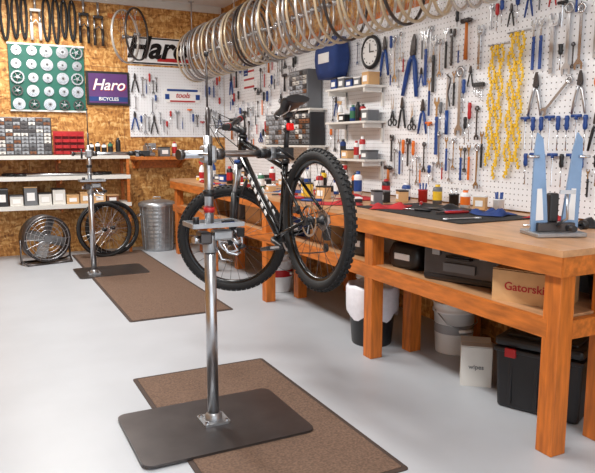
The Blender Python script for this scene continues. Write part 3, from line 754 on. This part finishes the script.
def carton(loc,sz,rot=0,m=CARD,txt=None,tc=ORANGE,fs=.42):
    b=B(); w_,d_,h_=sz
    b.box((0,0,h_/2),sz,m); b.box((0,0,h_+.001),(w_,.05,.002),TAN)
    for s_ in(-1,1): b.box((0,s_*(d_*.25+.005),h_+.004),(w_*.99,d_*.49,.004),m,rot=(s_*.06,0,0))
    o=b.done('cardboard_box',loc,(0,0,rot))
    if txt:
        text('label',txt,h_*fs,tc,(0,-d_/2-.002,h_*.5),(R(90),0,0),o)
def sbin(loc,rot,w_=.62,d_=.42,h_=.34):
    b=B(); b.box((0,0,h_/2),(w_*.92,d_*.90,h_),BLACK,bev=.02,taper=(1.06,1.08))
    b.box((0,0,h_-.015),(w_*1.0,d_*1.0,.025),BLACK,bev=.008); b.box((0,0,h_+.03),(w_*.99,d_*.99,.05),BLACK,bev=.018)
    b.box((0,0,h_+.058),(w_*.8,d_*.75,.02),BLACK,bev=.008)
    for s_ in(-1,1):
        b.box((s_*w_*.5,0,h_*.93),(.03,.12,.07),RED,bev=.006)
        for q in (-.3,0,.3): b.box((q*w_,s_*d_*.47,h_*.45),(.02,.01,h_*.7),BLACK,bev=.003)
        b.box((-.14,s_*d_*.5,h_*.93),(.06,.02,.05),RED if s_<0 else BLACK,bev=.005)
        b.box((.14,s_*d_*.5,h_*.93),(.06,.02,.05),BLACK,bev=.005)
    b.done('storage_tote',loc,(0,0,rot))
sbin((2.80,2.415,0),R(-66),.47,.50,.35)
carton((2.66,2.86,0),(.18,.20,.24),R(-40),WHITEP,'wipes',GREY,.16)
carton((2.53,2.31,HS),(.36,.24,.16),R(-66),CARD,'Gatorskin',RED,.36)
b=B(); b.box((0,0,.10),(.48,.24,.20),DKSTEEL,bev=.012); b.box((0,0,.222),(.50,.26,.05),GREY,bev=.012)
b.box((0,0,.248),(.40,.16,.012),BLACK,bev=.004)
for x in(-.15,.15): b.box((x,-.132,.19),(.05,.012,.07),ALU,bev=.004)
b.box((0,-.13,.09),(.2,.01,.05),GREY); b.box((0,-.125,.03),(.46,.01,.02),BLACK); b.tube([(-.08,-.13,.15),(-.07,-.155,.15),(.07,-.155,.15),(.08,-.13,.15)],.008,BLACK,8)
b.done('toolbox',(2.55,2.82,HS),(0,0,R(-70)))
carton((2.95,3.3,HS),(.3,.2,.12),R(-90)); carton((2.78,3.92,HS),(.35,.22,.16),R(-90),WHITEP); carton((2.62,4.52,HS),(.36,.28,.18),R(-92)); carton((3.05,2.4,HS),(.3,.3,.18),R(-90),GREY)
carton((2.6,5.9,HS),(.36,.28,.18),R(-88)); carton((2.58,7.3,HS),(.36,.28,.16),R(-95),CARD); carton((2.98,2.9,HS),(.34,.3,.2),R(-90),CARD); carton((2.6,6.4,HS),(.3,.28,.2),R(-90),GREY)
bagobj('cloth_bag',BLACK,(2.47,3.88,HS+.09),(.30,.16,.18),R(-80)); bagobj('cloth_bag',NAVY,(2.55,4.95,HS+.09),(.3,.2,.18),R(-85)); bagobj('cloth_bag',BLACK,(2.48,3.30,HS+.08),(.26,.16,.16),R(-80))
b=B(); b.lathe([(0,0),(.08,0),(.10,.12),(.105,.13),(.09,.13),(.075,.02),(0,.02)],BLACK,None,24); b.done('plastic_basin',(2.86,2.14,HS))

# ---------------------------------------------------------------- back-left area
b=B()
for z in (.66,1.02,1.28): b.box((.95,YB-.22,z),(1.72,.40,.024),WHITEP if z<1.2 else WOODT); b.box((.95,YB-.425,z-.012),(1.72,.018,.05),WHITEP)
for x in (.12,.95,1.78):
    b.box((x,YB-.03,.95),(.04,.03,.75),WOODO)
    for z in (.60,.96,1.22): b.box((x,YB-.2,z),(.025,.36,.05),WOODO)
for x in (.12,1.78): b.box((x,YB-.41,.64),(.035,.035,1.26),WOODO)
b.done('wall_shelving_unit')
for i in range(9):
    b=B(); y_=YB-.36+.038*i; m=random.choice([BLACK,DKSTEEL,DRED,STEEL,BROWN]); L=random.uniform(.9,1.4)
    b.tube([(-L/2,0,.018),(-.1,0,.018),(.1,0,.018),(L/2,0,.018)],.015,m,8); b.cyl((-L/2,0,.018),(-L/2+.12,0,.018),.017,BLACK); b.cyl((L/2-.12,0,.018),(L/2,0,.018),.017,BLACK)
    b.done('handlebar',(.95,y_,1.033))
for i in range(9): pbox(.26+.165*i,YB-.27,.673,random.choice([CARD,CARD,WHITEP,GREY,BLACK,BROWN]),random.choice([CARD,BLACK,GREY]),(.15,.22,random.uniform(.08,.24)))
b=B()
b.box((0,.09,.15),(.38,.01,.30),RED)
for i in range(4):
    for j in range(4):
        b.box((-.135+.09*j,.03,.01+.075*i),(.08,.11,.006),DRED); b.box((-.135+.09*j,-.025,.03+.075*i),(.08,.006,.04),DRED)
        b.box((-.135+.09*j,.02,.035+.075*i),(.06,.08,.03),random.choice([WHITE,DKSTEEL,GREY]),bev=.004)
b.done('parts_bin_organizer',(1.10,YB-.22,1.293))
for x in (1.36,1.44,1.52,1.60,1.70): bottle(x,YB-.25,1.293,random.uniform(.14,.22),.032,random.choice(cl),BLACK,1,'lubricant_bottle')
b=B(); b.box((0,0,0),(.90,.02,.80),TEAL); b.box((0,0,-.41),(.92,.03,.02),WHITEP); b.box((0,0,.41),(.92,.03,.02),WHITEP); b.done('hardboard_display_panel',(.90,YB-.016,2.26))
def chainring(r_,mm):
    b=B(); M_=Matrix.Translation((0,-.02,0))@ZY
    b.lathe([(r_*.78,-.003),(r_*.97,-.003),(r_*.97,.003),(r_*.78,.003)],mm,M_,32,True,False)
    n=24
    for i in range(n):
        a=2*math.pi*i/n; b.box((r_*math.cos(a),-.02,r_*math.sin(a)),(r_*.09,.004,r_*.09),mm,rot=(0,-a,0))
    for i in range(5):
        a=2*math.pi*i/5+.3; b.cyl((0,-.024,0),(r_*.85*math.cos(a),-.022,r_*.85*math.sin(a)),r_*.09,ALU,r2=r_*.06,seg=8)
    b.cyl((0,-.004,0),(0,-.035,0),r_*.26,ALU,seg=18); b.cyl((0,0,0),(0,-.05,0),.004,STEEL,seg=6)
    return b.mesh('chainring')
def cassette(r_):
    b=B()
    for i in range(7):
        rr=r_*(1-.09*i); z=.006+.007*i
        b.lathe([(r_*.2,z),(rr,z),(rr,z+.003),(r_*.2,z+.003)],CHROME if i%2 else ALU,ZY,24,True,False)
    b.cyl((0,0,0),(0,-.065,0),r_*.15,DKSTEEL,seg=10); return b.mesh('cassette')
cr=[chainring(.075,STEEL),chainring(.065,DKSTEEL),chainring(.08,ALU)]; cs=[cassette(.075),cassette(.06)]
for i in range(5):
    for j in range(5):
        me=random.choice(cr+cs+cs); put(me,me.name,(.54+.18*i+random.uniform(-.008,.008),YB-.027,1.93+.165*j),(0,random.uniform(0,1),0))
def loop(x,z,w_,h_,m,r=.012,name='inner_tube'):
    b=B(); pts=[(w_/2*math.cos(a)*(1+.2*math.sin(a)),-.03,h_/2*math.sin(a)) for a in [2*math.pi*i/28 for i in range(28)]]
    b.tube(pts,r,m,8,True); b.tube([(0,0,h_/2-.02),(0,-.05,h_/2-.02),(0,-.055,h_/2)],.004,STEEL,6); b.done(name,(x,YB-.002,z))
for x,z,w_,h_ in ((.30,2.98,.12,.5),(.44,2.97,.09,.54),(.56,2.98,.07,.5),(.66,2.98,.06,.5),(.92,2.98,.08,.52),(1.03,2.97,.07,.54),(1.13,3.0,.06,.46),(1.23,2.99,.07,.48)): loop(x,z,w_,h_,RUBBER,.016)
def hfork(x,z,m):
    b=B(); b.cyl((0,-.05,.1),(0,-.05,.28),.015,STEEL); b.box((0,-.05,.1),(.13,.045,.035),m,bev=.01)
    for s_ in(-1,1): b.cyl((.05*s_,-.05,.09),(.05*s_,-.05,-.1),.014,STEEL); b.cyl((.05*s_,-.05,-.05),(.05*s_,-.05,-.26),.019,m)
    b.cyl((0,0,.22),(0,-.06,.22),.005,STEEL,seg=6); b.tube([(-.05,-.05,-.08),(0,-.08,-.02),(.05,-.05,-.08)],.009,m,8); b.done('suspension_fork',(x,YB-.002,z))
hfork(.79,2.98,WHITEP); hfork(1.37,2.98,BLACK); hfork(1.55,2.96,DKSTEEL)
o=B().box((0,0,0),(.56,.03,.44),BLACK,bev=.006).box((0,-.014,0),(.50,.01,.38),PURPLE).box((0,-.017,-.14),(.50,.008,.06),NAVY).done('framed_brand_sign',(1.645,YB-.018,2.16))
text('sign_lettering','Haro',.21,RED,(.004,-.022,.034),(R(90),0,0),o,.001,.3); text('sign_lettering_front','Haro',.20,PAPER,(0,-.026,.04),(R(90),0,0),o,.001,.3); text('sign_sublettering','BICYCLES',.06,PAPER,(0,-.024,-.14),(R(90),0,0),o,.002)
o=B().box((0,0,0),(.84,.012,.36),PAPER).box((0,-.007,-.165),(.84,.004,.02),BLACK).box((0,-.007,.165),(.84,.004,.02),BLACK).box((.2,-.008,-.11),(.44,.004,.05),RED).done('brand_banner',(2.34,YB-.008,2.68))
text('banner_lettering','Haro',.40,GLOSSB,(-.02,-.012,.03),(R(90),0,0),o,.002,.3).data.offset=.012
o=B().prism([(-.28,-.03),(-.22,-.10),(.22,-.10),(.28,-.03),(.28,.05),(.20,.11),(-.20,.11),(-.28,.05)],.01,PAPER,ZY).box((0,-.013,.07),(.44,.004,.03),BLUE).box((-.22,-.013,-.02),(.06,.004,.07),BLUE).box((.22,-.013,-.02),(.06,.004,.07),BLUE).box((0,-.013,-.08),(.36,.004,.02),RED).done('workshop_sign',(2.66,YB-.014,2.10))
text('sign_lettering','tools',.10,RED,(0,-.013,-.0),(R(90),0,0),o,.002,.3)
for x,z,a in ((1.84,2.80,48),(1.99,2.84,52)):
    b=B(); wheel_geo(b,ZY,Rt=.345,rt=.02,tire=False,rimm=DKSTEEL if a==52 else STEELR,spoke=STEEL,rotor=False,knobs=False,hub=ALU,reflector=False,nsp=24,sr=.001,rh=.016)
    b.done('bicycle_wheel',(x,YB-.30,z),(0,0,R(a)))
b=B(); b.box((.0,0,0),(.5,.02,.05),WOODO); 
for x in (-.09,.06): b.tube([(x,0,0),(x,-.30,0),(x,-.32,.03)],.007,STEEL,8)
b.done('wall_hook_rack',(1.93,YB-.012,3.10))
b=B(); b.box((0,0,0),(.75,.36,.04),WOODO); b.box((0,.15,-.08),(.7,.04,.12),WOODO)
for s_ in(-1,1): b.box((s_*.3,.0,-.07),(.04,.30,.04),WOODO,rot=(-.4,0,0))
b.done('wooden_wall_shelf',(2.27,YB-.19,1.24))
b=B(); b.box((0,0,.03),(.12,.14,.05),ALU,bev=.01); b.box((0,.02,.10),(.09,.10,.10),ALU,bev=.012); b.box((0,-.09,.12),(.09,.05,.07),ALU,bev=.01)
b.box((0,.0,.16),(.12,.02,.04),STEEL); b.box((0,-.07,.16),(.12,.02,.04),STEEL); b.cyl((0,-.16,.10),(0,0,.10),.012,CHROME); b.cyl((-.07,-.16,.10),(.07,-.16,.10),.006,CHROME)
b.done('bench_vise',(2.12,YB-.18,1.261),(0,0,.4))
pbox(2.33,YB-.18,1.261,GREY,BLACK,(.14,.12,.12)); bottle(2.48,YB-.18,1.261,.2,.035,WHITE,RED,1,'lubricant_bottle'); pbox(2.58,YB-.18,1.261,RED,BLACK,(.09,.1,.08))
# fan
b=B(); Mf=Matrix.Translation((0,0,.30))@ZY
b.lathe([(.25,-.10),(.28,-.10),(.28,.10),(.25,.10)],DKSTEEL,Mf,36,True)
for r_ in (.06,.11,.16,.21,.25): b.torus(r_,.004,STEEL,Matrix.Translation((0,-.11,.30))@ZY,36,6)
for i in range(16):
    a=2*math.pi*i/16; b.cyl((.04*math.cos(a),-.11,.30+.04*math.sin(a)),(.27*math.cos(a),-.10,.30+.27*math.sin(a)),.003,STEEL,seg=5)
b.cyl((0,-.12,.30),(0,.05,.30),.045,GREY)
for i in range(4):
    a=i*math.pi/2+.3
    X=Matrix.Translation((0,0,.30))@Matrix.Rotation(a,4,'Y')@Matrix.Translation((.14,-.02,0))@Matrix.Rotation(.5,4,'X')
    b.box((0,0,0),(.20,.008,.13),ALU,M=X,bev=.003)
for s_ in(-1,1): b.tube([(s_*.29,0,.30),(s_*.29,0,.05),(s_*.26,-.16,.012),(-s_*0,-.16,.012)],.012,DKSTEEL,8); b.tube([(s_*.29,0,.06),(s_*.26,.12,.012),(0,.12,.012)],.012,DKSTEEL,8)
b.done('drum_fan',(.70,YB-.68,0),(0,0,R(12)))
for x,y,t,s_ in ((1.42,YB-.60,8,1),(1.54,YB-.50,5,1)):
    b=B(); wheel_geo(b,ZY,Rt=.335,rt=.02,knobs=False,rotor=True,reflector=False,rimm=GLOSSB,spoke=STEEL,nsp=28)
    b.done('bicycle_wheel',(x,y,.355*math.cos(R(t))),(R(-t),0,R(8)))
b=B(); prof=[(0,0),(.195,0),(.2,.01)]
for i in range(11):
    z=.03+.052*i; r_=.2+.028*i/10; prof+=[(r_,z),(r_+.006,z+.018),(r_,z+.036)]
prof+=[(.235,.61),(.24,.62),(.235,.63)]
b.lathe(prof,GALV,None,36); b.lathe([(.25,.60),(.252,.64),(.22,.66),(.10,.685),(0,.69)],GALV,None,36)
for i in range(18):
    a=2*math.pi*i/18; b.cyl((.203*math.cos(a),.203*math.sin(a),.02),(.232*math.cos(a),.232*math.sin(a),.6),.005,GALV,seg=6)
b.tube([(-.05,0,.685),(-.05,0,.72),(.05,0,.72),(.05,0,.685)],.007,GALV,8)
for s_ in(-1,1): b.tube([(s_*.23,-.05,.5),(s_*.27,-.05,.47),(s_*.27,.05,.47),(s_*.23,.05,.5)],.007,GALV,8)
b.done('metal_trash_can',(2.17,YB-.34,0))
